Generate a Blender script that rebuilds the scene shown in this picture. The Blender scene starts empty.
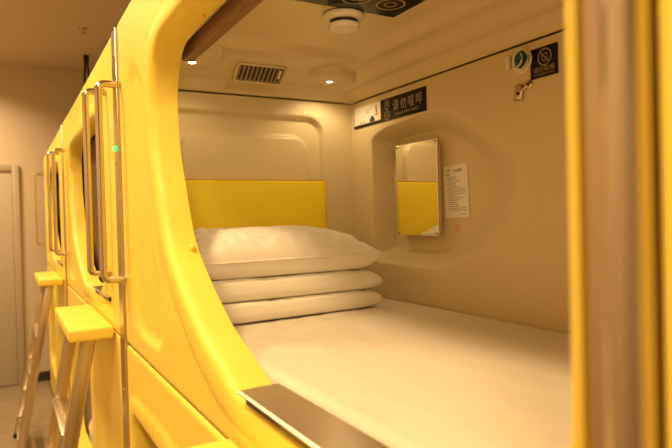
import bpy, bmesh, math, random
from mathutils import Vector, Matrix, noise
random.seed(4)
SC = bpy.context.scene
COL = SC.collection
PI = math.pi

# ------------------------------------------------------------------ materials
def mat(name, col, rough=.5, metal=0., coat=0., bump=0., bscale=60., spec=.5, var=0., emit=None, estr=0., sheen=0., sub=0.):
    m = bpy.data.materials.new(name); m.use_nodes = True
    nt = m.node_tree; b = nt.nodes['Principled BSDF']
    b.inputs['Base Color'].default_value = (*col, 1)
    b.inputs['Roughness'].default_value = rough
    b.inputs['Metallic'].default_value = metal
    b.inputs['Coat Weight'].default_value = coat
    b.inputs['Coat Roughness'].default_value = .12
    b.inputs['Specular IOR Level'].default_value = spec
    b.inputs['Sheen Weight'].default_value = sheen
    if emit:
        b.inputs['Emission Color'].default_value = (*emit, 1)
        b.inputs['Emission Strength'].default_value = estr
    tc = nt.nodes.new('ShaderNodeTexCoord')
    if bump or var:
        n = nt.nodes.new('ShaderNodeTexNoise')
        n.inputs['Scale'].default_value = bscale; n.inputs['Detail'].default_value = 4
        nt.links.new(tc.outputs['Object'], n.inputs['Vector'])
        if bump:
            bp = nt.nodes.new('ShaderNodeBump'); bp.inputs['Strength'].default_value = bump
            bp.inputs['Distance'].default_value = .01
            nt.links.new(n.outputs['Fac'], bp.inputs['Height'])
            nt.links.new(bp.outputs['Normal'], b.inputs['Normal'])
        if var:
            r = nt.nodes.new('ShaderNodeValToRGB')
            r.color_ramp.elements[0].color = (*[c*(1-var) for c in col], 1)
            r.color_ramp.elements[1].color = (*[min(1, c*(1+var)) for c in col], 1)
            nt.links.new(n.outputs['Fac'], r.inputs['Fac'])
            nt.links.new(r.outputs['Color'], b.inputs['Base Color'])
    return m

M = {}
M['yellow'] = mat('yellow_plastic', (.92, .71, .10), .44, spec=.4, bump=.03, bscale=9, var=.02)
M['pad'] = mat('yellow_padding', (.97, .73, .012), .55, bump=.05, bscale=300)
M['cream'] = mat('cream_plastic', (.71, .58, .335), .38, bump=.04, bscale=140, var=.02)
M['cream2'] = mat('white_plastic', (.80, .72, .56), .4)
M['steel'] = mat('brushed_steel', (.66, .56, .42), .30, metal=1., bump=.03, bscale=200)
M['strip'] = mat('satin_steel', (.56, .45, .33), .30, metal=1.)
M['chrome'] = mat('chrome', (.62, .54, .45), .14, metal=1.)
M['sheet'] = mat('white_cotton', (.74, .66, .52), .85, bump=.15, bscale=35, sheen=.2)
M['pillow'] = mat('white_pillowcase', (.85, .79, .67), .8, bump=.10, bscale=28, sheen=.2)
M['black'] = mat('black_plastic', (.012, .011, .010), .3)
M['dark'] = mat('dark_gap', (.02, .015, .01), .7)
M['signblack'] = mat('black_sign', (.008, .007, .005), .16, spec=.25)
M['gold'] = mat('gold_print', (.34, .24, .11), .4)
M['paper'] = mat('white_paper', (.86, .80, .68), .7)
M['white'] = mat('white_print', (.85, .78, .66), .3)
M['ink'] = mat('black_ink', (.05, .045, .04), .6)
M['redink'] = mat('red_ink', (.45, .06, .03), .6)
M['grey'] = mat('grey_print', (.42, .38, .32), .5)
M['brown'] = mat('brown_wood', (.20, .085, .024), .45, bump=.2, bscale=30, var=.25)
M['blind'] = mat('brown_blind', (.10, .042, .010), .7, bump=.1, bscale=80, var=.15)
M['seam'] = mat('seam_sealant', (.58, .44, .25), .6)
M['mirror'] = mat('mirror_glass', (.93, .92, .88), .02, metal=1.)
M['grille'] = mat('grey_grille', (.30, .22, .13), .4, metal=.4)
M['teal'] = mat('teal_plastic', (.008, .085, .10), .3)
M['lens'] = mat('downlight_lens', (1, .9, .7), .3, emit=(1, .80, .48), estr=14)
M['led'] = mat('green_led', (.1, .8, .3), .3, emit=(.10, 1, .32), estr=.9)
M['plaster'] = mat('cream_wall', (.62, .51, .38), .85, bump=.04, bscale=120)
M['ceilpaint'] = mat('ceiling_paint', (.54, .43, .30), .9, bump=.03, bscale=90)
M['doorpaint'] = mat('door_paint', (.50, .44, .35), .45)
M['doorframe'] = mat('door_frame_paint', (.46, .38, .29), .4)
M['base'] = mat('dark_skirting', (.035, .025, .02), .5)
M['rubber'] = mat('black_rubber', (.015, .013, .012), .7)
M['stain'] = mat('faded_red_mark', (.76, .42, .26), .5)

def floor_mat():
    m = mat('floor_tiles', (.33, .25, .17), .35, bump=.03, bscale=30)
    nt = m.node_tree; b = nt.nodes['Principled BSDF']
    tc = nt.nodes.new('ShaderNodeTexCoord')
    br = nt.nodes.new('ShaderNodeTexBrick'); br.offset = 0
    br.inputs['Color1'].default_value = (.33, .25, .17, 1); br.inputs['Color2'].default_value = (.29, .22, .15, 1)
    br.inputs['Mortar'].default_value = (.14, .10, .07, 1)
    br.inputs['Scale'].default_value = 1; br.inputs['Brick Width'].default_value = .6; br.inputs['Row Height'].default_value = .6
    br.inputs['Mortar Size'].default_value = .006
    nt.links.new(tc.outputs['Object'], br.inputs['Vector'])
    nt.links.new(br.outputs['Color'], b.inputs['Base Color'])
    return m
M['floor'] = floor_mat()

# ------------------------------------------------------------------ object helpers
# D is the distance along the aisle (world x = -D), y the depth into the pods, z up
def W3(D, y, z): return (-D, y, z)

def mk(name, verts, faces, m, parent=None, smooth=True, kind=None, angle=None):
    me = bpy.data.meshes.new(name)
    me.from_pydata([tuple(v) for v in verts], [], faces); me.update()
    bm = bmesh.new(); bm.from_mesh(me); bmesh.ops.recalc_face_normals(bm, faces=bm.faces); bm.to_mesh(me); bm.free()
    for p in me.polygons: p.use_smooth = smooth
    if m: me.materials.append(m)
    o = bpy.data.objects.new(name, me); COL.objects.link(o)
    if parent:
        o.parent = parent
        o.matrix_parent_inverse = Matrix.Translation(parent.location).inverted() if parent.type == 'EMPTY' else parent.matrix_basis.inverted()
    if kind: o['kind'] = kind
    if angle and smooth: me.set_sharp_from_angle(angle=math.radians(angle))
    return o

def mkbm(name, bm, m, parent=None, smooth=False, angle=None, **k):
    me = bpy.data.meshes.new('t'); bm.to_mesh(me); bm.free()
    vs = [v.co[:] for v in me.vertices]; fs = [list(p.vertices) for p in me.polygons]
    bpy.data.meshes.remove(me)
    return mk(name, vs, fs, m, parent, smooth, angle=angle, **k)

def thing(name, label, cat, loc=(0, 0, 0), group=None):
    o = bpy.data.objects.new(name, None); COL.objects.link(o); o.location = loc; o.empty_display_size = .05
    return tag(o, label, cat, group)

def tag(o, label, cat, group=None):
    o['label'] = label; o['category'] = cat
    if group: o['group'] = group
    return o

def bbox(bm, x0, x1, y0, y1, z0, z1, bev=0., seg=2, mtx=None):
    r = bmesh.ops.create_cube(bm, size=1)
    vs = r['verts']
    for v in vs:
        v.co = Vector(((x0+x1)/2 + v.co.x*(x1-x0), (y0+y1)/2 + v.co.y*(y1-y0), (z0+z1)/2 + v.co.z*(z1-z0)))
    if bev:
        es = list({e for v in vs for e in v.link_edges})
        r2 = bmesh.ops.bevel(bm, geom=es, offset=bev, segments=seg, affect='EDGES', profile=.5)
        vs = list({v for f in r2['faces'] for v in f.verts} | {v for v in vs if v.is_valid})
    if mtx:
        seen = set()
        st = [v for v in vs if v.is_valid]
        while st:
            v = st.pop()
            if v in seen: continue
            seen.add(v); st += [e.other_vert(v) for e in v.link_edges]
        for v in seen: v.co = mtx @ v.co
    return bm

def box(name, D0, D1, y0, y1, z0, z1, m, parent=None, bev=0., seg=2, mtx=None, **k):
    bm = bmesh.new(); bbox(bm, -D1, -D0, y0, y1, z0, z1, bev, seg, mtx)
    return mkbm(name, bm, m, parent, smooth=bool(bev), angle=40, **k)

def cyl(bm, p, axis, r0, r1, h, n=32, bev=0.):
    """frustum from p along axis"""
    ax = Vector(axis).normalized()
    q = ax.to_track_quat('Z', 'Y').to_matrix().to_4x4()
    mt = Matrix.Translation(Vector(p)) @ q @ Matrix.Translation((0, 0, h/2))
    bmesh.ops.create_cone(bm, cap_ends=True, segments=n, radius1=r0, radius2=r1, depth=h, matrix=mt)

def lathe(name, prof, p, axis, m, parent=None, n=40, angle=35):
    """prof: list of (r, h) along axis from p"""
    ax = Vector(axis).normalized(); q = ax.to_track_quat('Z', 'Y').to_matrix()
    P = Vector(p); vs = []; fs = []
    for r, h in prof:
        for i in range(n):
            a = 2*PI*i/n
            vs.append(P + q @ Vector((r*math.cos(a), r*math.sin(a), h)))
    for j in range(len(prof)-1):
        for i in range(n):
            k = (i+1) % n
            fs.append([j*n+i, j*n+k, (j+1)*n+k, (j+1)*n+i])
    fs.append(list(range(n))[::-1]); fs.append([(len(prof)-1)*n+i for i in range(n)])
    return mk(name, vs, fs, m, parent, True, angle=angle)

def fillet_path(pts, r, seg=8):
    pts = [Vector(p) for p in pts]; out = [pts[0]]
    for i in range(1, len(pts)-1):
        a, b, c = pts[i-1], pts[i], pts[i+1]
        u = (a-b).normalized(); w = (c-b).normalized()
        ang = u.angle(w)
        d = r/math.tan(ang/2)
        cen = b + (u+w).normalized()*(r/math.sin(ang/2))
        s = b+u*d - cen; e = b+w*d - cen
        tot = s.angle(e)
        for k in range(seg+1):
            t = k/seg
            v = (s*math.sin((1-t)*tot) + e*math.sin(t*tot))/math.sin(tot)
            out.append(cen+v)
    out.append(pts[-1]); return out

def sweep(pts, r, n=16, vs=None, fs=None):
    vs = [] if vs is None else vs; fs = [] if fs is None else fs
    pts = [Vector(p) for p in pts]
    t0 = (pts[1]-pts[0]).normalized()
    nn = t0.orthogonal().normalized(); base = len(vs)
    for i, p in enumerate(pts):
        t = (pts[min(i+1, len(pts)-1)]-pts[max(i-1, 0)]).normalized()
        nn = (nn - t*nn.dot(t)).normalized(); bb = t.cross(nn)
        for k in range(n):
            a = 2*PI*k/n
            vs.append(p + (nn*math.cos(a)+bb*math.sin(a))*r)
    for i in range(len(pts)-1):
        for k in range(n):
            k2 = (k+1) % n
            fs.append([base+i*n+k, base+i*n+k2, base+(i+1)*n+k2, base+(i+1)*n+k])
    fs.append([base+k for k in range(n)][::-1]); fs.append([base+(len(pts)-1)*n+k for k in range(n)])
    return vs, fs

def ss(a, b, x):
    if a == b: return 0. if x < a else 1.
    t = max(0., min(1., (x-a)/(b-a))); return t*t*(3-2*t)

def sd_rrect(x, y, x0, x1, y0, y1, r):
    cx, cy = (x0+x1)/2, (y0+y1)/2; hx, hy = (x1-x0)/2, (y1-y0)/2
    qx, qy = abs(x-cx)-hx+r, abs(y-cy)-hy+r
    return math.hypot(max(qx, 0), max(qy, 0)) + min(max(qx, qy), 0) - r

def sd_poly(x, y, P):
    d = 1e9; inside = False; n = len(P); j = n-1
    for i in range(n):
        ax, ay = P[i]; bx, by = P[j]
        ex, ey = bx-ax, by-ay; wx, wy = x-ax, y-ay
        t = max(0, min(1, (wx*ex+wy*ey)/(ex*ex+ey*ey)))
        d = min(d, math.hypot(wx-ex*t, wy-ey*t))
        if (ay > y) != (by > y) and x < (bx-ax)*(y-ay)/(by-ay)+ax: inside = not inside
        j = i
    return -d if inside else d

def smooth_closed(pts, it=3):
    """Chaikin corner cutting of a closed polygon"""
    for _ in range(it):
        q = []
        for i in range(len(pts)):
            a = pts[i]; b = pts[(i+1) % len(pts)]
            q.append((a[0]*.75+b[0]*.25, a[1]*.75+b[1]*.25)); q.append((a[0]*.25+b[0]*.75, a[1]*.25+b[1]*.75))
        pts = q
    return pts

def spline_closed(pts, seg=5):
    out = []; n = len(pts)
    for i in range(n):
        p0, p1, p2, p3 = [Vector(pts[(i+k-1) % n]) for k in range(4)]
        for k in range(seg):
            t = k/seg
            q = .5*((2*p1) + (p2-p0)*t + (2*p0-5*p1+4*p2-p3)*t*t + (3*p1-p0-3*p2+p3)*t**3)
            out.append((q.x, q.y))
    return out

def rounded(pts, r, seg=6):
    """closed polygon with rounded corners (r may be a list)"""
    out = []; n = len(pts)
    for i in range(n):
        a, b, c = Vector(pts[i-1]), Vector(pts[i]), Vector(pts[(i+1) % n])
        rr = r[i] if isinstance(r, (list, tuple)) else r
        u = (a-b); w = (c-b); lu, lw = u.length, w.length; u /= lu; w /= lw
        d = min(rr, lu*.48, lw*.48)
        if d < 1e-5: out.append((b.x, b.y)); continue
        p0 = b+u*d; p2 = b+w*d
        for k in range(seg+1):
            t = k/seg; p = p0*(1-t)**2 + b*2*t*(1-t) + p2*t*t
            out.append((p.x, p.y))
    return out

def ray_r(poly, c, ang):
    dx, dy = math.cos(ang), math.sin(ang); best = 0
    n = len(poly)
    for i in range(n):
        ax, ay = poly[i][0]-c[0], poly[i][1]-c[1]; bx, by = poly[(i+1) % n][0]-c[0], poly[(i+1) % n][1]-c[1]
        ex, ey = bx-ax, by-ay
        den = dx*ey-dy*ex
        if abs(den) < 1e-12: continue
        t = (ax*ey-ay*ex)/den; s = (ax*dy-ay*dx)/den
        if t > 0 and -1e-6 <= s <= 1+1e-6: best = max(best, t)
    return best

def angles(c, poly, n):
    """n even angles plus the exact corners of poly"""
    A = [2*PI*i/n - PI for i in range(n)]
    for p in poly:
        a = math.atan2(p[1]-c[1], p[0]-c[0])
        A = [x for x in A if abs(x-a) > PI/n*.6]; A.append(a)
    return sorted(A)

def loft(name, rings, m, parent=None, cap_in=False, angle=None):
    n = len(rings[0]); vs = [v for r in rings for v in r]; fs = []
    for j in range(len(rings)-1):
        for i in range(n):
            k = (i+1) % n
            fs.append([j*n+i, j*n+k, (j+1)*n+k, (j+1)*n+i])
    if cap_in:
        c = sum((Vector(v) for v in rings[0]), Vector())/n
        vs.append(c); q = len(vs)-1
        for i in range(n): fs.append([q, (i+1) % n, i])
    return mk(name, vs, fs, m, parent, True, angle=angle)

def text(name, s, size, mtx, m, parent, ext=.0004, sx=1.):
    cu = bpy.data.curves.new('t', 'FONT'); cu.body = s; cu.size = size; cu.align_x = 'CENTER'; cu.align_y = 'CENTER'; cu.extrude = ext
    cu.resolution_u = 3
    o = bpy.data.objects.new('t', cu); COL.objects.link(o)
    dg = bpy.context.evaluated_depsgraph_get(); me = bpy.data.meshes.new_from_object(o.evaluated_get(dg))
    vs = [mtx @ Vector((v.co.x*sx, v.co.y, v.co.z)) for v in me.vertices]; fs = [list(p.vertices) for p in me.polygons]
    bpy.data.objects.remove(o); bpy.data.curves.remove(cu); bpy.data.meshes.remove(me)
    return mk(name, vs, fs, m, parent, False)

# ------------------------------------------------------------------ the room
FZ, CZ, FAR, AISLE = -.34, 3.73, 8.5, -2.3
def struct(name, D0, D1, y0, y1, z0, z1, m, **k):
    o = box(name, D0, D1, y0, y1, z0, z1, m, **k); o['kind'] = 'structure'; return o
struct('floor', -3.1, FAR+.1, AISLE-.1, 1.6, FZ-.1, FZ, M['floor'])
struct('ceiling', -3.1, FAR+.1, AISLE-.1, 1.6, CZ, CZ+.1, M['ceilpaint'])
struct('wall_left', -3.1, FAR+.1, AISLE-.1, AISLE, FZ, CZ, M['plaster'])
struct('wall_right', -3.1, FAR+.1, 1.5, 1.6, FZ, CZ, M['plaster'])
struct('wall_front', -3.1, -3.0, AISLE, 1.5, FZ, CZ, M['plaster'])
struct('wall_back', FAR, FAR+.1, AISLE, 1.5, FZ, CZ, M['plaster'])
struct('baseboard_back', FAR-.015, FAR, -.255, 1.5, FZ, FZ+.12, M['base'])
# door in the far wall
dr = bpy.data.objects.new('door_1', None); COL.objects.link(dr); dr.location = (-FAR+.02, -.8, FZ); dr['kind'] = 'structure'
DT = 2.46
bm = bmesh.new()
bbox(bm, -FAR, -FAR+.05, -.345, -.262, FZ, DT, .008)
bbox(bm, -FAR, -FAR+.05, -1.335, -1.252, FZ, DT, .008)
bbox(bm, -FAR, -FAR+.05, -1.252, -.345, DT-.083, DT, .008)
mkbm('door_frame', bm, M['doorframe'], dr, True, 40)
box('door_leaf', FAR-.028, FAR-.002, -1.25, -.347, FZ+.008, DT-.085, M['doorpaint'], dr, .004)
h = lathe('door_handle', [(.026, 0), (.026, .008), (.010, .010), (.010, .05), (.013, .052), (.013, .07)], (-FAR+.028, -1.17, 1.0-.3), (1, 0, 0), M['steel'], dr)

# ------------------------------------------------------------------ pods
SPLIT = 1.187
COLS = [(-2.06, .268), (.322, 2.585), (2.69, 5.33), (5.40, 8.20)]
OPEN_MAIN = [(.341, 2.02), (.341, 1.54), (.348, 1.50), (.378, 1.44), (.44, 1.385), (.54, 1.345), (.66, 1.326), (.85, 1.322), (1.10, 1.322), (1.219, 1.326),
             (1.338, 1.368), (1.479, 1.42), (1.66, 1.524), (1.803, 1.637), (1.89, 1.797), (1.95, 1.933), (1.972, 2.06), (1.967, 2.119), (1.945, 2.18),
             (1.917, 2.222), (1.86, 2.255), (1.78, 2.268), (1.636, 2.27), (1.3, 2.268), (.8, 2.268), (.56, 2.262), (.45, 2.235), (.378, 2.16), (.348, 2.08)]
def open_upper(D0, D1, right):
    L = D1-D0
    P = []
    for D, z in OPEN_MAIN:
        t = (D-.338)/(1.972-.338)
        P.append((D0+right+t*(L-.50-right), z))
    return P
OBL = [(2.40, 2.20), (2.36, 2.29), (2.26, 2.29), (2.13, 2.20), (2.06, 2.06), (2.055, 1.92), (2.075, 1.72), (2.02, 1.58), (1.955, 1.48), (1.915, 1.37), (1.93, 1.30),
       (1.99, 1.268), (2.15, 1.262), (2.30, 1.275), (2.40, 1.33)]
OBL = smooth_closed(OBL, 2)

def front_panel(D0, D1, z0, z1, hole, parent, far_round=0., groove=None, dep=.092, rim=True, n=300):
    c = (sum(p[0] for p in hole)/len(hole), (min(p[1] for p in hole)+max(p[1] for p in hole))/2)
    rect = [(D0, z0), (D1, z0), (D1, z1), (D0, z1)]
    R = rounded(rect, [0.012, 0.012, far_round if far_round else .012, .012], 8 if far_round else 3)
    A = angles(c, rect if not far_round else [rect[0], rect[1], rect[3]], n)
    H = spline_closed(hole, 5) if len(hole) < 35 else hole
    ro = [ray_r(H, c, a) for a in A]; rr = [ray_r(R, c, a) for a in A]
    def ring(s, y, inset=None):
        out = []
        for a, r, q in zip(A, ro, rr):
            gap = q-r
            k = min(1, gap*.8/.14); rad = r + s*k
            if inset is not None: rad = q-inset
            out.append((a, rad, y if inset is not None or y > .05 or k == 1 else y*k))
        return out
    rings = [ring(0, dep), ring(0, dep*.7), ring(0, .03), ring(.002, .016), ring(.008, .006), ring(.018, 0), ring(.03, -.002)]
    if rim: rings += [ring(.075, -.003), ring(.088, 0), ring(.10, .004), ring(.115, .006)]
    else: rings += [ring(.06, 0), ring(.1, .002), ring(.115, .004)]
    last = rings[-1]
    yy = .006 if rim else .004
    for k in range(1, 27):
        u = k/27
        rings.append([(a, l[1]*(1-u)+(q-.012)*u, l[2]*(1-u)+yy*u) for (a, l, q) in zip(A, last, rr)])
    rings += [ring(0, yy+.001, .012), ring(0, yy+.004, .004), ring(0, yy+.012, 0), ring(0, yy+.06, 0)]
    out = []
    for rg in rings:
        row = []
        for a, r, y in rg:
            D = c[0]+r*math.cos(a); z = c[1]+r*math.sin(a)
            if groove and y > -.01 and y < .02:
                d = sd_poly(D, z, groove); y = y + .016*(1-ss(-.028, .004, d)) 
            row.append(W3(D, y, z))
        out.append(row)
    o = loft('front_panel', out, M['yellow'], parent, angle=50)
    return o, c, A, ro, H

def shell(name, D0, D1, y0, y1, z0, z1, m, parent, skip=()):
    """open-fronted liner box (no face at y0)"""
    v = [W3(D, y, z) for D in (D0, D1) for y in (y0, y1) for z in (z0, z1)]
    f = [[2, 3, 7, 6], [0, 1, 3, 2], [4, 6, 7, 5], [1, 5, 7, 3], [0, 2, 6, 4]]
    return mk(name, v, f, m, parent, False)

def flange(parent, c, A, ro, D0, D1, z0, z1, y, m, name='inner_front_wall'):
    rect = [(D0, z0), (D1, z0), (D1, z1), (D0, z1)]
    a1 = [W3(c[0]+(r+.001)*math.cos(a), y, c[1]+(r+.001)*math.sin(a)) for a, r in zip(A, ro)]
    a2 = []
    for a, r in zip(A, ro):
        q = ray_r(rect, c, a); q = max(q, r+.002)
        a2.append(W3(c[0]+q*math.cos(a), y, c[1]+q*math.sin(a)))
    return loft(name, [a1, a2], m, parent)

def handle(parent, D, z0, z1, p=.08, r=.0150, base=0.):
    vs, fs = sweep(fillet_path([W3(D, base, z1), W3(D, -p, z1), W3(D, -p, z0), W3(D, base, z0)], .026), r, 20)
    h = mk('grab_handle', vs, fs, M['chrome'], parent, True, angle=60)
    for z in (z0, z1):
        lathe('mounting_collar', [(.019, 0), (.019, .005), (.014, .009)], W3(D, base+.001, z), (0, -1, 0), M['chrome'], h)
    return h

def screws(parent, pts):
    for p, ax in pts:
        lathe('screw', [(.006, 0), (.006, .002), (.003, .004)], p, ax, M['chrome'], parent, 12)

def sill(parent, D0, D1, z=1.337, th=.0035):
    prof = [(-.013, z+.001), (-.015, z+.002), (-.015, z+.005), (-.011, z+.008), (.04, z+.009), (.078, z+.009), (.078, z+.009-th), (.04, z+.009-th), (-.009, z+.008-th), (-.0105, z+.003), (-.0115, z+.001)]
    n = len(prof); vs = [W3(D, y, zz) for D in (D0, D1) for y, zz in prof]
    fs = [[i, (i+1) % n, n+(i+1) % n, n+i] for i in range(n)] + [list(range(n))[::-1], [n+i for i in range(n)]]
    s = mk('sill_plate', vs, fs, M['steel'], parent, True, angle=30)
    s['label'] = 'polished steel plate on the opening edge'
    box('bracket', D0+.02, D1-.012, -.002, .05, z-.018, z+.0045, M['black'], s)
    lathe('screw', [(.005, 0), (.005, .003), (.002, .004)], W3(D1-.012, .008, z-.006), (-1, 0, 0), M['chrome'], s, 12)
    return s

def pod_shell(parent, D0, D1, z0, z1):
    shell('outer_shell', D0+.006, D1-.006, .05, 1.22, z0+.006, z1-.006, M['cream'], parent)

# -- neighbours: upper and lower pods
def upper_pod(i, label, right=.024, far_round=0.):
    D0, D1 = COLS[i]
    t = thing('capsule_pod', label, 'sleeping pod', W3((D0+D1)/2, .5, SPLIT), 'upper row of yellow sleeping pods')
    hole = open_upper(D0, D1, right) if i != 1 else OPEN_MAIN
    gr = OBL if i == 1 else [(D1-(2.585-D), z) for D, z in OBL]
    fp, c, A, ro, H = front_panel(D0, D1, SPLIT+.004, 2.525, hole, t, far_round, gr)
    pod_shell(t, D0, D1, SPLIT, 2.525)
    return t, c, A, ro, H

def lower_pod(i, label):
    D0, D1 = COLS[i]
    t = thing('capsule_pod', label, 'sleeping pod', W3((D0+D1)/2, .5, FZ), 'lower row of yellow sleeping pods')
    a, b = D1-(1.48 if i == 2 else 1.13), D1-.12
    if i == 3: a, b = D1-1.3, D1-.3
    hole = rounded([(a, .02), (b, .02), (b+.02, .5), (b, .92), (a+.05, .92), (a, .6)], [.1, .15, .3, .08, .12, .3], 8)
    fp, c, A, ro, H = front_panel(D0, D1, FZ+.03, SPLIT-.004, hole, t, 0, None, .09, True, 200)
    pod_shell(t, D0, D1, FZ+.02, SPLIT)
    flange(t, c, A, ro, D0+.03, D1-.03, FZ+.06, SPLIT-.05, .091, M['cream'])
    box('bed_base', D0+.03, D1-.03, .11, 1.2, FZ+.04, FZ+.13, M['cream'], t)
    screws(t, [(W3(D1-.08, .005, .83), (0, -1, 0)), (W3(D1-.08, .005, .81), (0, -1, 0))])
    return t

# column 0 (right edge of the picture)
t0, c, A, ro, H = upper_pod(0, 'yellow sleeping pod nearest, blurred at the edge right of the steel strip')
flange(t0, c, A, ro, COLS[0][0]+.05, COLS[0][1]-.05, 1.24, 2.46, .0925, M['cream'])
box('roller_blind', COLS[0][0]+.06, COLS[0][1]-.1, .125, .13, 1.30, 2.30, M['blind'], t0)
handle(t0, .231, 1.455, 2.27, .08, .0135)

# column 1 : the open pod
T, c1, A1, ro1, H1 = upper_pod(1, 'open yellow sleeping pod with made bed, stacked pillows and cream interior')
HD, BY, RZ = 2.435, 1.05, 2.237
ifw = flange(T, c1, A1, ro1, .325, HD, 1.24, 2.30, .0925, M['cream'])
handle(T, 2.545, 1.462, 2.265)
sill(T, .50, 1.152)
for p, d in [(W3(1.965, .072, 1.937), (1, 0, 0)), (W3(1.772, .072, 1.615), (1, 0, .7)), (W3(1.60, .072, 2.269), (0, 0, -1))]:
    o = lathe('rubber_stud', [(.010, -.003), (.010, .004), (.0085, .008), (.005, .0105), (.001, .011)], p, d, M['yellow'], T, 20, 70)
# floor of the pod
box('bed_base', .325, HD, .097, BY, 1.20, 1.243, M['cream'], T)
# head wall : grid across (y, z), displaced along D
def head_wall():
    ny, nz = 165, 170; y0, y1, z0, z1 = .093, BY, 1.243, RZ
    vs = []; fs = []
    for j in range(nz+1):
        z = z0+(z1-z0)*j/nz
        for i in range(ny+1):
            y = y0+(y1-y0)*i/ny
            a = sd_rrect(y, z, .135, .898, .9, 2.166, .085)
            b = sd_rrect(y, z, .226, .814, 1.6, 2.066, .075)
            d = .030*(1-ss(-.018, .004, a)) - .022*(1-ss(-.004, .014, b))
            vs.append(W3(HD+d, y, z))
    for j in range(nz):
        for i in range(ny):
            q = j*(ny+1)+i; fs.append([q, q+1, q+ny+2, q+ny+1])
    return mk('head_wall', vs, fs, M['cream'], T)
head_wall()
# yellow pad filling the recess up to the ledge
bm = bmesh.new(); bbox(bm, -HD-.006, -HD+.010, .140, .896, 1.25, 1.870, .014, 4)
pad = mkbm('head_pad', bm, M['pad'], T, True, 60); pad['label'] = 'bright yellow padded headboard panel'
# foot wall
mk('foot_wall', [W3(.325, .093, 1.243), W3(.325, BY, 1.243), W3(.325, BY, 2.30), W3(.325, .093, 2.30)], [[0, 1, 2, 3]], M['cream'], T)
# back wall with an alcove
ALC_O = [(2.262, 1.487), (2.262, 2.052), (2.16, 2.085), (1.83, 2.105), (1.69, 2.075), (1.395, 1.905), (1.385, 1.70), (1.56, 1.545), (1.80, 1.478)]
ALC_I = [(2.2358, 1.539), (2.2358, 2.032), (2.1635, 2.0472), (1.9119, 2.0472), (1.8112, 2.0271), (1.6352, 1.8861), (1.625, 1.7302), (1.7559, 1.5994), (1.8816, 1.5439)]
def back_wall():
    c = (1.9, 1.8)
    rect = [(.325, 1.243), (HD, 1.243), (HD, RZ), (.325, RZ)]
    A = angles(c, rect, 260)
    O = rounded(ALC_O, [.03, .03, .04, .08, .08, .07, .07, .07, .06], 8); I = rounded(ALC_I, [.015, .015, .02, .04, .04, .04, .04, .04, .04], 8)
    ro = [ray_r(O, c, a) for a in A]; ri = [ray_r(I, c, a) for a in A]; rr = [ray_r(rect, c, a) for a in A]
    rings = []
    def R(f, y): rings.append([W3(c[0]+f(k)*math.cos(a), y, c[1]+f(k)*math.sin(a)) for k, a in enumerate(A)])
    e = .11
    def prof(u):
        f = lambda q: max(0., q) if q > .1 else (0 if q < -.1 else (q+.1)**2/.4)
        return f(1-u-.02)/.98 if u > .5 else 1-f(u-.04)/.96*.98
    R(lambda k: ri[k]*.97, BY+e)
    for u in [0, .02, .05, .10, .15, .3, .5, .7, .82, .9, .96, 1.]:
        R(lambda k: ri[k]*(1-u)+ro[k]*u, BY+e*prof(u))
    R(lambda k: ro[k]+min(.01, (rr[k]-ro[k])*.3), BY)
    R(lambda k: ro[k]*.5+rr[k]*.5, BY); R(lambda k: rr[k], BY)
    return loft('back_wall', rings, M['cream'], T, cap_in=True)
bw = back_wall()
# ceiling panel
DISH = [(2.215, .215), (2.29, .855)]
def ceil_z(D, y):
    eh, eb, ef, en = HD-D, BY-y, y-.093, D-.325
    zh = RZ + .046*ss(0, .05, eh)+.0*eh
    zh += .055*ss(.04, .30, eh) + .05*ss(.33, .42, eh)
    zb = RZ + .050*ss(0, .045, eb) + .045*ss(.05, .13, eb) + .05*ss(.16, .24, eb)
    zf = 2.295 + .09*ss(0, .10, ef)
    zn = RZ + .05*ss(0, .05, en) + .1*ss(.1, .3, en)
    k = 60.
    z = -math.log(sum(math.exp(-k*(q-2.3)) for q in (zh, zb, zf, zn)))/k+2.3 + .006
    for cx, cy in DISH:
        r = math.hypot(D-cx, y-cy); w = 1-ss(.105, .128, r)
        z = z*(1-w) + 2.302*w + .007*math.exp(-((r-.122)/.012)**2)*(1 if z > 2.25 else 0)
    return z
def ceiling_panel():
    nx, ny = 210, 110; vs = []; fs = []
    for j in range(ny+1):
        y = .093+(BY-.093)*j/ny
        for i in range(nx+1):
            D = .325+(HD-.325)*i/nx
            vs.append(W3(D, y, max(ceil_z(D, y), RZ)))
    for j in range(ny):
        for i in range(nx):
            q = j*(nx+1)+i; fs.append([q, q+1, q+nx+2, q+nx+1])
    return mk('ceiling_panel', vs, fs, M['cream'], T)
ceiling_panel()
# dark seam bead between ceiling panel and walls
vs, fs = sweep([W3(HD-.001, .105, RZ-.002), W3(HD-.001, BY-.001, RZ-.002)], .0008, 6)
sweep([W3(HD-.001, BY-.001, RZ-.002), W3(.33, BY-.001, RZ-.002)], .0008, 6, vs, fs)
s_ = mk('ceiling_seam', vs, fs, M['seam'], T)
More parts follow.
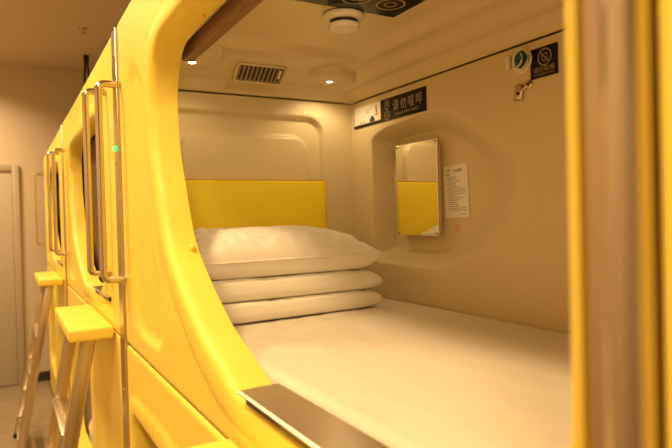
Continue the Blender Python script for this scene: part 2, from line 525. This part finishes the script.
# two head-end downlights, plus an unseen fill lamp added at the foot end
for cx, cy, pw_ in [(*DISH[0], 1.6), (*DISH[1], 2.8), (.60, .34, 18.)]:
    z = 2.302 if cx > 1 else ceil_z(cx, cy)
    d = lathe('downlight', [(.012, -.004), (.012, .0), (.020, .0035), (.027, .003), (.029, -.001)], W3(cx, cy, z-.0008), (0, 0, -1), M['cream2'], T)
    lathe('lens', [(.0118, -.0005), (.0118, .003), (.004, .0045)], W3(cx, cy, z), (0, 0, -1), M['lens'], d, 24)
    la = bpy.data.lights.new('pod_downlight_or_fill', 'SPOT'); la.energy = pw_; la.color = (1, .76, .42); la.spot_size = math.radians(150); la.spot_blend = .6; la.shadow_soft_size = .012
    lo = bpy.data.objects.new('pod_downlight_or_fill', la); COL.objects.link(lo); lo.location = W3(cx, cy, z-.012)
    if cx < 1:   # added fill spot, out of view, aimed to brighten headboard and pillows
        la.spot_size = math.radians(62); la.spot_blend = .9; la.shadow_soft_size = .03
        lo.rotation_euler = (Vector(W3(2.40, .50, 1.72))-lo.location).to_track_quat('-Z', 'Y').to_euler()
# vent grille on the sloping head end of the ceiling
def vent():
    cD, cy = 2.262, .512
    zc = ceil_z(cD, cy)
    mt = Matrix.Translation(W3(cD, cy, zc-.022)) @ Matrix.Rotation(math.radians(-38), 4, 'Y')
    bm = bmesh.new()
    hx, hy = .043, .104
    for s in (-1, 1):
        bbox(bm, s*hx-.004, s*hx+.004, -hy-.004, hy+.004, -.004, .016, .0015, 1, mt)
        bbox(bm, -hx, hx, s*hy-.004, s*hy+.004, -.004, .016, .0015, 1, mt)
    v = mkbm('vent_grille', bm, M['cream'], T, True, 40)
    bm = bmesh.new(); bbox(bm, -hx, hx, -hy, hy, .010, .013, 0, 1, mt); mkbm('vent_backing', bm, M['dark'], v)
    for k in range(11):
        y = -hy+.010+k*(2*hy-.02)/10
        bm = bmesh.new(); bbox(bm, -hx+.003, hx-.003, y-.0055, y+.0055, -.002, .001, 0, 1, mt @ Matrix.Translation((0, 0, 0)))
        mkbm('slat', bm, M['grille'], v)
    bm = bmesh.new(); bbox(bm, -.01, .03, hy-.026, hy-.018, -.008, -.002, .001, 1, mt); mkbm('louvre_lever', bm, M['cream2'], v)
vent()
for D, y in [(2.352, .432), (2.335, .452), (2.352, .60), (2.335, .628)]:
    lathe('screw', [(.0045, -.001), (.0045, .0015), (.002, .003)], W3(D, y, ceil_z(D, y)-.0005), (0, 0, -1), M['brown'], T, 12)
# blind rail inside the top of the opening
bm = bmesh.new(); bbox(bm, -1.975, -.45, .112, .150, 2.236, 2.287, .004, 2)
for k in range(4): bbox(bm, -1.972, -.45, .109, .113, 2.241+k*.0115, 2.247+k*.0115, .0015, 1)
br_ = mkbm('blind_rail', bm, M['brown'], T, True, 40); br_['label'] = 'ribbed brown blind rail'
# mirror in the alcove
mm = Matrix.Translation(W3(2.0195, BY+.066, 1.8078)) @ Matrix.Rotation(math.radians(1.6), 4, 'Z')
bm = bmesh.new(); bbox(bm, -.1385, .1385, .0, .004, -.2, .2, .001, 1, mm)
mi = mkbm('mirror', bm, M['mirror'], T); mi['label'] = 'rectangular wall mirror in the alcove'
bm = bmesh.new(); bbox(bm, -.130, .122, .0045, .037, -.19, .19, .002, 1, mm); mkbm('mirror_backing', bm, M['cream'], mi)
for a in (-.128, .128):
    for b in (-.190, .190):
        lathe('mirror_pin', [(.006, 0), (.006, .003), (.003, .005)], mm @ Vector((a, -.0002, b)), (0, -1, 0), M['chrome'], mi, 12)
mk('faded_mark', [W3(1.811+.022*math.cos(a*PI/8), BY+.1090, 1.6397+.016*math.sin(a*PI/8)) for a in range(16)], [list(range(16))], M['stain'], T, False)

# column 2 and 3 uppers
t2, c, A, ro, H = upper_pod(2, 'closed yellow sleeping pod with brown blind beside the open one', .40)
flange(t2, c, A, ro, COLS[2][0]+.05, COLS[2][1]-.05, 1.24, 2.46, .0925, M['cream'])
box('roller_blind', COLS[2][0]+.1, COLS[2][1]-.1, .125, .13, 1.30, 2.30, M['blind'], t2)
handle(t2, 5.16, 1.455, 2.285); handle(t2, 2.93, 1.46, 2.31, .085)
sill(t2, 2.95, 3.50)
t3, c, A, ro, H = upper_pod(3, 'farthest yellow sleeping pod, with rounded top corner by the end wall', .33, .30)
flange(t3, c, A, ro, COLS[3][0]+.05, COLS[3][1]-.05, 1.24, 2.46, .0925, M['cream'])
box('roller_blind', COLS[3][0]+.1, COLS[3][1]-.3, .125, .13, 1.30, 2.30, M['blind'], t3)
handle(t3, 8.12, 1.45, 2.31, .09); handle(t3, 5.72, 1.46, 2.32, .085)
sill(t3, 5.72, 6.25)
l1 = lower_pod(1, 'yellow sleeping pod under the open one, top of its dark opening showing')
l2 = lower_pod(2, 'lower yellow sleeping pod behind the near ladder, white pillow inside')
l3 = lower_pod(3, 'farthest lower yellow sleeping pod, between the two ladders')

# strips between the columns
for k, (a, b, lab) in enumerate([(.268, .322, 'wide blurred steel strip beside the nearest grab handle'), (2.585, 2.69, 'narrow steel joint strip with a green light'), (5.33, 5.40, 'farthest narrow steel joint strip between two closed pods')]):
    t = thing('joint_strip', lab, 'metal strip', W3((a+b)/2, .02, FZ), 'steel joint strips between pod columns')
    box('cover_strip', a+.001, b-.001, -.002, .05, FZ+.03, 2.515, M['strip'], t, .002, 1)
    for z in ([2.40, 1.95, .98, .90] if k == 1 else [2.35, 1.9]):
        lathe('screw', [(.006, 0), (.006, .003), (.003, .005)], W3((a+b)/2, -.0022, z), (0, -1, 0), M['chrome'], t, 12)
    if k == 1:
        lathe('indicator_light', [(.012, 0), (.012, .008), (.009, .012), (.003, .014)], W3((a+b)/2, -.0022, 2.012), (0, -1, 0), M['led'], t, 24)['label'] = 'round green indicator light'

# ------------------------------------------------------------------ ladders with a yellow top step
def ladder(D0, D1, label, rails):
    t = thing('ladder', label, 'ladder', W3((D0+D1)/2, -.3, FZ), 'steel ladders with yellow steps')
    bm = bmesh.new(); bbox(bm, -D1, -D0, -.195, -.003, 1.163, 1.222, .012, 3)
    mkbm('top_step', bm, M['yellow'], t, True, 40)
    p0, p1, zt, zb = .105, .385, 1.162, FZ+.03
    lean = math.atan2(p1-p0, zt-zb)
    L = math.hypot(p1-p0, zt-zb)
    for D in rails:
        mt = Matrix.Translation(W3(D, -p0, zt)) @ Matrix.Rotation(-lean, 4, 'X')
        bm = bmesh.new(); bbox(bm, -.012, .012, -.030, .030, -L, 0, .003, 2, mt)
        bbox(bm, -.016, .016, -.033, -.027, -L, -.002, .002, 1, mt); bbox(bm, -.016, .016, .027, .033, -L, -.002, .002, 1, mt)
        r = mkbm('rail', bm, M['steel'], t, True, 40)
        bm = bmesh.new(); bbox(bm, -.018, .018, -.035, .035, -L-.028, -L+.012, .004, 2, mt)
        mkbm('rubber_foot', bm, M['rubber'], r, True, 40)
    a, b = min(rails)+.016, max(rails)-.016
    for z in (.72, .40, .10, -.15):
        p = p0+(p1-p0)*(zt-z)/(zt-zb)
        bm = bmesh.new(); bbox(bm, -b, -a, -p-.04, -p+.04, z-.012, z+.012, .004, 2)
        mkbm('rung', bm, M['steel'], t, True, 40)
    return t
ladder(.50, 1.235, 'ladder below the open pod, only its yellow step corner showing', (.58, 1.15))
ladder(2.85, 3.70, 'nearer steel ladder with yellow step beside the grab handle', (2.93, 3.60))
ladder(5.60, 6.50, 'farther steel ladder with yellow step, near the door', (5.68, 6.38))

# ------------------------------------------------------------------ bedding
def mattress(name, D0, D1, y0, y1, z0, z1, label, n=(150, 80), amp=.0022):
    """rounded slab with faint wrinkles along the bed"""
    nx, ny = n; vs = []; fs = []; r = .03
    def top(D, y):
        e = min(D-D0, D1-D, y-y0, y1-y)
        z = z1 - r*(1-math.sqrt(max(0, 1-(1-min(e, r)/r)**2)))
        w = noise.noise(Vector((D*2.2+y*1.5, y*9-D*2, 3.1)))*amp + noise.noise(Vector((D*7, y*16, 8.)))*amp*.5 + noise.noise(Vector((D*25-y*18, y*9, 1.)))*amp*.18
        return z+(w-.0018)*ss(0, .05, e)
    def co(t, a, b):   # denser near the edges
        return a+(b-a)*t
    X = [D0+(r*(1-math.cos(k/6*PI/2))) for k in range(6)] + [D0+r+(D1-D0-2*r)*k/nx for k in range(nx+1)] + [D1-r*(1-math.sin(PI/2*(1-k/6))) if False else D1-r*(1-math.cos((6-k)/6*PI/2)) for k in range(1, 7)]
    Y = [y0+(r*(1-math.cos(k/6*PI/2))) for k in range(6)] + [y0+r+(y1-y0-2*r)*k/ny for k in range(ny+1)] + [y1-r*(1-math.cos((6-k)/6*PI/2)) for k in range(1, 7)]
    nX, nY = len(X), len(Y)
    for y in Y:
        for D in X: vs.append(W3(D, y, top(D, y)))
    for j in range(nY-1):
        for i in range(nX-1):
            q = j*nX+i; fs.append([q, q+1, q+nX+1, q+nX])
    ring = [i for i in range(nX)] + [j*nX+nX-1 for j in range(1, nY)] + [(nY-1)*nX+i for i in range(nX-2, -1, -1)] + [j*nX for j in range(nY-2, 0, -1)]
    b = len(vs)
    for q in ring: vs.append((vs[q][0], vs[q][1], z0))
    m = len(ring)
    for k in range(m): fs.append([ring[k], ring[(k+1) % m], b+(k+1) % m, b+k])
    fs.append([b+k for k in range(m)])
    o = mk(name, vs, fs, M['sheet'])
    return tag(o, label, 'mattress')
mattress('mattress', .345, 2.42, .112, 1.044, 1.245, 1.335, 'white-sheeted mattress filling the open pod', amp=.0045)

def pillow(name, cx, cy, zb, lx, ly, hA, hB, label, group, rot=0., seed=0, wr=.006, ex=(6, 6, 6, 6), pw=.45, n=72, tilt=0., flat=True):
    """zb bottom height; lx along the aisle, ly into the pod; hA, hB the loft above and below the seam; ex the fullness towards
    -x, +x, -y, +y"""
    vs = []; N = n; fs = []
    for side in (1, -1):
        for j in range(N+1):
            for i in range(N+1):
                u = math.sin((i/N*2-1)*PI/2)*.45 + (i/N*2-1)*.55; v = math.sin((j/N*2-1)*PI/2)*.45 + (j/N*2-1)*.55
                x = u*(1-.05*(1-abs(v)**2.2)*abs(u)**3); y = v*(1-.04*(1-abs(u)**2.2)*abs(v)**3)
                fu = 1-abs(u)**(ex[0] if u < 0 else ex[1]); fv = 1-abs(v)**(ex[2] if v < 0 else ex[3])
                f = max(0, fu*fv)**pw
                nz = noise.noise(Vector((x*2.4+seed, y*2.4, seed*1.7)))
                # creases that run in from the seams and corners
                cr = noise.noise(Vector((x*5-y*4+seed, y*11+x*3, seed*2.+5)))*.7 + noise.noise(Vector((x*6+y*5, y*20-x*6+seed, 9.)))*.45
                m = max(abs(u), abs(v)); w = ss(.2, .85, m)*ss(1.0, .93, m)
                if side > 0: h = max(hA*f + wr*(nz*f*1.2 + cr*(.35+w)*ss(1., .9, m)), 0) + .0025
                if side > 0 and flat: h = min(h, hA*.985+.0025)
                if side < 0: h = -min(hB*(max(0, (1-abs(u)**10)*(1-abs(v)**10))**.4)*1.12, hB) - .0025
                vs.append((cx + x*lx/2, cy + y*ly/2, h + tilt*y*f))
    M1 = (N+1)**2
    for s in (0, 1):
        for j in range(N):
            for i in range(N):
                q = s*M1 + j*(N+1)+i; fs.append([q, q+1, q+N+2, q+N+1])
    per = [i for i in range(N+1)] + [j*(N+1)+N for j in range(1, N+1)] + [N*(N+1)+i for i in range(N-1, -1, -1)] + [j*(N+1) for j in range(N-1, 0, -1)]
    for k in range(len(per)):
        a, b = per[k], per[(k+1) % len(per)]
        fs.append([a, b, M1+b, M1+a])
    zmin = min(v[2] for v in vs)
    R = Matrix.Rotation(rot, 3, 'Z'); C_ = Vector((cx, cy, 0))
    vs = [R @ (Vector((v[0], v[1], 0))-C_) + C_ + Vector((0, 0, v[2]-zmin+zb)) for v in vs]
    o = mk(name, vs, fs, M['pillow'])
    if flat: return tag(o, label, 'pillow', group)
    pts = [Vector((vs[q].x, vs[q].y, (vs[q].z+vs[M1+q].z)/2)) for q in per]
    pv = []; pf = []; K = len(pts); r = .0042; cc = sum(pts, Vector())/K
    for k in range(K):
        out = (pts[k]-cc); out.z = 0; out.normalize()
        for a in range(8): pv.append(pts[k]+out*(r*math.cos(a*PI/4)+.001)+Vector((0, 0, r*math.sin(a*PI/4))))
    for k in range(K):
        for a in range(8): pf.append([k*8+a, k*8+(a+1) % 8, ((k+1) % K)*8+(a+1) % 8, ((k+1) % K)*8+a])
    mk('piping', pv, pf, M['pillow'], o)
    return tag(o, label, 'pillow', group)
G = 'stacked white pillows in the open pod'
pillow('pillow', -2.13, .485, 1.3375, .46, .735, .042, .026, 'bottom white pillow, flat on the mattress', G, .055, 3, .004, (8, 14, 14, 8), .3)
pillow('pillow', -2.135, .49, 1.4110, .46, .735, .050, .026, 'middle white pillow, pressed between two others', G, .03, 11, .006, (8, 12, 14, 7), .33)
pillow('pillow', -2.145, .482, 1.4925, .49, .735, .108, .056, 'topmost white pillow, plump, against the yellow headboard', G, .03, 21, .009, (6, 2.8, 7, 2.8), .5, 90, 0., False)
m2 = mattress('mattress', 2.70, 5.27, .112, 1.15, FZ+.131, -.05, 'white-sheeted mattress in the lower pod behind the ladder', (30, 14), .001)
pillow('pillow', -4.74, .35, -.046, .62, .44, .22, .12, 'white pillow in the lower pod behind the ladder', None, .1, 5, .01, (3, 3, 4, 3), .5, 40)

# ------------------------------------------------------------------ notices and fittings on the pod walls
def wallm(D, z, y=BY, rot=0.):
    """frame on the back wall: local x runs along -D (to the right as seen), local y up, local z out to the viewer"""
    return Matrix.Translation(W3(D, y, z)) @ Matrix((( 1, 0, 0, 0), (0, 0, -1, 0), (0, 1, 0, 0), (0, 0, 0, 1))) @ Matrix.Rotation(rot, 4, 'Z')
def rect(name, mt, x0, x1, y0, y1, z0, z1, m, parent):
    bm = bmesh.new(); bbox(bm, x0, x1, y0, y1, z0, z1, 0, 1, mt); return mkbm(name, bm, m, parent)
def ringm(name, mt, cx, cy, r, w, m, parent, z=.0026, n=32, sq=1.):
    vs = []; fs = []
    for k in range(n):
        a = 2*PI*k/n
        for rr in (r-w, r): vs.append(mt @ Vector((cx+rr*math.cos(a), cy+rr*sq*math.sin(a), z)))
    for k in range(n):
        q = (k+1) % n; fs.append([2*k, 2*k+1, 2*q+1, 2*q])
    return mk(name, vs, fs, m, parent, False)
# long notice under the ceiling
t = thing('notice_board', 'long half white half black notice under the ceiling above the alcove', 'sign', W3(2.13, BY, 2.16))
mt = wallm(2.126, 2.160)
rect('board', mt, -.276, .276, -.049, .049, .0006, .0026, M['signblack'], t)
rect('white_panel', mt, -.272, -.048, -.034, .049, .0027, .0034, M['white'], t)
z4 = Matrix.Translation((0, 0, .0042))
# pictograms on the white half
bm = bmesh.new()
cyl(bm, mt @ Vector((-.082, .028, .0035)), (0, -1, 0), .006, .006, .0006, 16)
bbox(bm, -.087, -.077, .000, .021, .0035, .0042, 0, 1, mt); bbox(bm, -.094, -.070, -.008, -.003, .0035, .0042, 0, 1, mt)
mkbm('figure_icon', bm, M['redink'], t)
bm = bmesh.new(); bbox(bm, -.135, -.098, -.032, -.018, .0035, .0042, .003, 1, mt); bbox(bm, -.127, -.106, -.018, -.009, .0035, .0042, .002, 1, mt)
mkbm('dark_icon', bm, M['ink'], t)
for x in (-.214, -.185): rect('red_dot', mt, x-.004, x+.004, -.030, -.022, .0035, .0042, M['redink'], t)
rect('caption_line', mt, -.168, -.128, .022, .026, .0035, .0042, M['grey'], t); rect('caption_line', mt, -.168, -.140, .012, .016, .0035, .0042, M['grey'], t)
ringm('round_icon', mt, .002, .022, .021, .003, M['gold'], t, .0032); ringm('round_icon', mt, .002, -.024, .021, .003, M['gold'], t, .0032)
text('lettering', '电', .026, mt @ Matrix.Translation((.002, .022, .0030)), M['gold'], t)
text('lettering', '口', .022, mt @ Matrix.Translation((.002, -.024, .0030)), M['gold'], t)
for k, ch in enumerate('请勿喧哗'):
    text('lettering', ch, .052, mt @ Matrix.Translation((.068+k*.054, .006, .0030)), M['gold'], t, sx=.9)
text('lettering', 'PLEASE KEEP QUIET', .015, mt @ Matrix.Translation((.145, -.029, .0030)), M['gold'], t, sx=1.25)
# small square no-smoking notice
t = thing('no_smoking_sign', 'small square black sign with crossed circle, beside the socket', 'sign', W3(1.265, BY, 2.163))
mt = wallm(1.266, 2.163)
rect('board', mt, -.053, .053, -.047, .047, .0006, .0026, M['signblack'], t)
ringm('prohibition_ring', mt, .004, .014, .027, .004, M['gold'], t, .0032)
bm = bmesh.new(); bbox(bm, -.026, .026, -.002, .002, .0028, .0034, 0, 1, mt @ Matrix.Translation((.004, .014, 0)) @ Matrix.Rotation(math.radians(-45), 4, 'Z')); mkbm('slash', bm, M['gold'], t)
ringm('cup_icon', mt, .004, .014, .013, .003, M['gold'], t, .0031)
text('lettering', '请勿吸烟', .0195, mt @ Matrix.Translation((0, -.023, .0030)), M['gold'], t, sx=1.08)
text('lettering', 'NO SMOKING PLEASE', .0075, mt @ Matrix.Translation((0, -.037, .0030)), M['gold'], t, sx=1.1)
# paper notice in the alcove
t = thing('paper_notice', 'white printed sheet taped in the alcove right of the mirror', 'paper', W3(1.811, BY+.11, 1.787))
mt = wallm(1.811, 1.7874, BY+.1088, math.radians(2)) @ Matrix.Scale(.99, 4)
rect('sheet', mt, -.072, .072, -.107, .107, .0004, .0012, M['paper'], t)
text('lettering', '入住须知', .013, mt @ Matrix.Translation((.012, .083, .0014)), M['ink'], t)
text('lettering', '须知', .009, mt @ Matrix.Translation((-.042, .088, .0014)), M['ink'], t)
text('lettering', '客户', .010, mt @ Matrix.Translation((-.044, .070, .0014)), M['ink'], t)
for k in range(17):
    y = .058-k*.0085
    w = random.uniform(.045, .118); x0 = -.056+(.008 if k % 3 else 0)
    rect('text_line', mt, x0, min(x0+w, .060), y-.0016, y+.0016, .0013, .0016, M['grey'], t)
rect('text_line', mt, .018, .056, -.094, -.091, .0013, .0016, M['grey'], t)
# black ceiling notice
cz_ = 2.378
def ceilm(D, y, z): return Matrix.Translation(W3(D, y, z)) @ Matrix(((1, 0, 0, 0), (0, -1, 0, 0), (0, 0, -1, 0), (0, 0, 0, 1)))
zc = min(ceil_z(D, y) for D in (1.15, 1.35, 1.6) for y in (.35, .55, .74))
t = thing('ceiling_notice', 'black notice stuck flat on the pod ceiling beside the smoke detector', 'sign', W3(1.37, .56, zc))
mt = ceilm(1.365, .555, zc-.0006)
rect('board', mt, -.262, .262, -.185, .185, 0, .002, M['signblack'], t)
for k, (x, y) in enumerate([(-.165, -.105), (-.165, .02), (-.165, .12), (.05, -.1)]):
    ringm('round_icon', mt, x, y, .048, .007, M['gold'], t, .0026); ringm('round_icon', mt, x, y, .022, .006, M['gold'], t, .0026)
for k in range(4): text('lettering', '安全须知'[k], .06, mt @ Matrix.Translation((-.03+k*.07, .03, .0022)), M['gold'], t)
# smoke detector
zc = ceil_z(1.675, .572)
t = thing('smoke_detector', 'round white smoke detector on the pod ceiling', 'smoke detector', W3(1.675, .572, zc))
P = W3(1.675, .572, zc-.002)
lathe('base', [(.066, .002), (.068, .004), (.068, .012), (.060, .020), (.054, .022)], P, (0, 0, -1), M['cream2'], t)
lathe('dark_slot', [(.046, .0215), (.046, .034)], P, (0, 0, -1), M['dark'], t)
lathe('body', [(.050, .0335), (.053, .036), (.052, .044), (.048, .050), (.036, .053), (.002, .054)], P, (0, 0, -1), M['cream2'], t)
# round socket with teal face
t = thing('round_socket', 'round teal socket on the pod wall left of the square black sign', 'socket', W3(1.352, BY, 2.187))
P = W3(1.352, BY-.0005, 2.187)
lathe('ring_base', [(.041, 0), (.041, .006), (.036, .010), (.030, .010)], P, (0, -1, 0), M['cream2'], t)
lathe('teal_face', [(.028, .009), (.028, .018), (.025, .022), (.012, .023), (.010, .020), (.002, .020)], W3(1.343, BY-.0005, 2.187), (0, -1, 0), M['teal'], t)
vs, fs = sweep([W3(1.352+.034*math.cos(a), BY-.016, 2.187+.034*math.sin(a)) for a in [PI*.55+k*PI*.9/14 for k in range(15)]], .004, 10)
mk('guard_wire', vs, fs, M['cream2'], t)
vs, fs = sweep([W3(1.352-.023*math.cos(a), BY-.028, 2.187+.023*math.sin(a)) for a in [PI*1.35+k*PI*.9/14 for k in range(15)]], .0035, 10)
mk('guard_wire', vs, fs, M['chrome'], t)
box('side_clip', 1.398, 1.418, BY-.014, BY-.0005, 2.168, 2.212, M['cream2'], t, .004)
# latch
t = thing('wall_latch', 'small chrome latch on the pod wall below the teal socket', 'latch', W3(1.352, BY, 2.09))
P = W3(1.366, BY-.0005, 2.083)
bm = bmesh.new(); bbox(bm, -.018, .018, -.010, -.0005, -.026, .026, .009, 4, Matrix.Translation(W3(1.366, BY, 2.086)) @ Matrix.Rotation(math.radians(8), 4, 'Y'))
mkbm('latch_plate', bm, M['chrome'], t, True, 50)
bm = bmesh.new(); bbox(bm, -.018, .016, -.007, -.0005, -.008, .008, .003, 3, Matrix.Translation(W3(1.345, BY, 2.100)) @ Matrix.Rotation(math.radians(-20), 4, 'Y'))
mkbm('latch_arm', bm, M['chrome'], t, True, 50)
lathe('pivot', [(.006, .0095), (.006, .0115)], P, (0, -1, 0), M['dark'], t, 16)
P = W3(1.325, BY-.0005, 2.105)
lathe('latch_plate', [(.014, 0), (.014, .004), (.011, .006)], P, (0, -1, 0), M['chrome'], t)
lathe('pivot', [(.005, .006), (.005, .008)], P, (0, -1, 0), M['dark'], t, 16)
# ceiling fittings in the aisle
t = thing('sprinkler', 'small brass sprinkler head on the room ceiling', 'sprinkler', W3(6.6, .336, CZ))
lathe('escutcheon', [(.045, 0), (.043, .008), (.018, .014)], W3(6.6, .336, CZ), (0, 0, -1), M['chrome'], t)
lathe('sprinkler_head', [(.011, .014), (.011, .035), (.005, .037), (.005, .055), (.018, .056), (.018, .059)], W3(6.6, .336, CZ), (0, 0, -1), M['chrome'], t)
t = thing('hanging_cable', 'black cables hanging from a clip on the room ceiling above the pods', 'cable', W3(7.66, .48, CZ))
box('clip', 7.63, 7.69, .45, .51, CZ-.09, CZ-.0005, M['black'], t, .006)
for k in (-1, 1):
    vs, fs = sweep([Vector(W3(7.66, .48+k*.012, CZ-.085))+Vector((0, k*.05*math.sin(s*PI*.5)+.10*s*s, -1.12*s)) for s in [q/20 for q in range(21)]], .013, 10)
    mk('cable', vs, fs, M['black'], t)

# ------------------------------------------------------------------ light
WARM = (1, .71, .37)
for k, (D, y) in enumerate([(-1.0, -1.1), (1.2, -1.1), (3.4, -1.1), (5.6, -1.1), (7.6, -1.1)]):
    t = thing('aisle_downlight', 'recessed round downlight in the aisle ceiling', 'ceiling light', W3(D, y, CZ), 'aisle ceiling downlights')
    lathe('trim_ring', [(.075, -.001), (.075, .004), (.095, .006), (.105, .0)], W3(D, y, CZ), (0, 0, -1), M['cream2'], t)
    lathe('lens', [(.074, .0005), (.074, .003), (.01, .004)], W3(D, y, CZ), (0, 0, -1), M['lens'], t)
    la = bpy.data.lights.new('aisle_light', 'AREA'); la.shape = 'DISK'; la.size = .45; la.energy = 49 if D < 5 else (40 if D < 7 else 44); la.color = WARM; la.spread = math.radians(150 if D < 7 else 140)
    lo = bpy.data.objects.new('aisle_light', la); COL.objects.link(lo); lo.location = W3(D, y, CZ-.012)
w = bpy.data.worlds.new('room_air'); SC.world = w; w.use_nodes = True
w.node_tree.nodes['Background'].inputs['Color'].default_value = (1, .7, .38, 1)
w.node_tree.nodes['Background'].inputs['Strength'].default_value = .0

# ------------------------------------------------------------------ camera
yaw, pitch, roll, F = [math.radians(29.378), math.radians(.769), math.radians(-1.4986), 585.19]
f = Vector((-math.cos(yaw)*math.cos(pitch), math.sin(yaw)*math.cos(pitch), -math.sin(pitch)))
rt = f.cross(Vector((0, 0, 1))).normalized(); up = rt.cross(f)
r2 = rt*math.cos(roll)+up*math.sin(roll); u2 = up*math.cos(roll)-rt*math.sin(roll)
cam = bpy.data.cameras.new('camera'); cam.sensor_width = 36; cam.lens = F/672*36; cam.clip_start = .02; cam.clip_end = 60
cam.dof.use_dof = True; cam.dof.focus_distance = 2.15; cam.dof.aperture_fstop = 3.2
co = bpy.data.objects.new('camera', cam); COL.objects.link(co)
mw = Matrix((r2, u2, -f)).transposed().to_4x4(); mw.translation = (0, -.42, 1.7); co.matrix_world = mw
SC.camera = co
vs_ = SC.view_settings
vs_.view_transform = 'Standard'; vs_.look = 'None'; vs_.gamma = 1; vs_.use_curve_mapping = False; vs_.exposure = 0.26
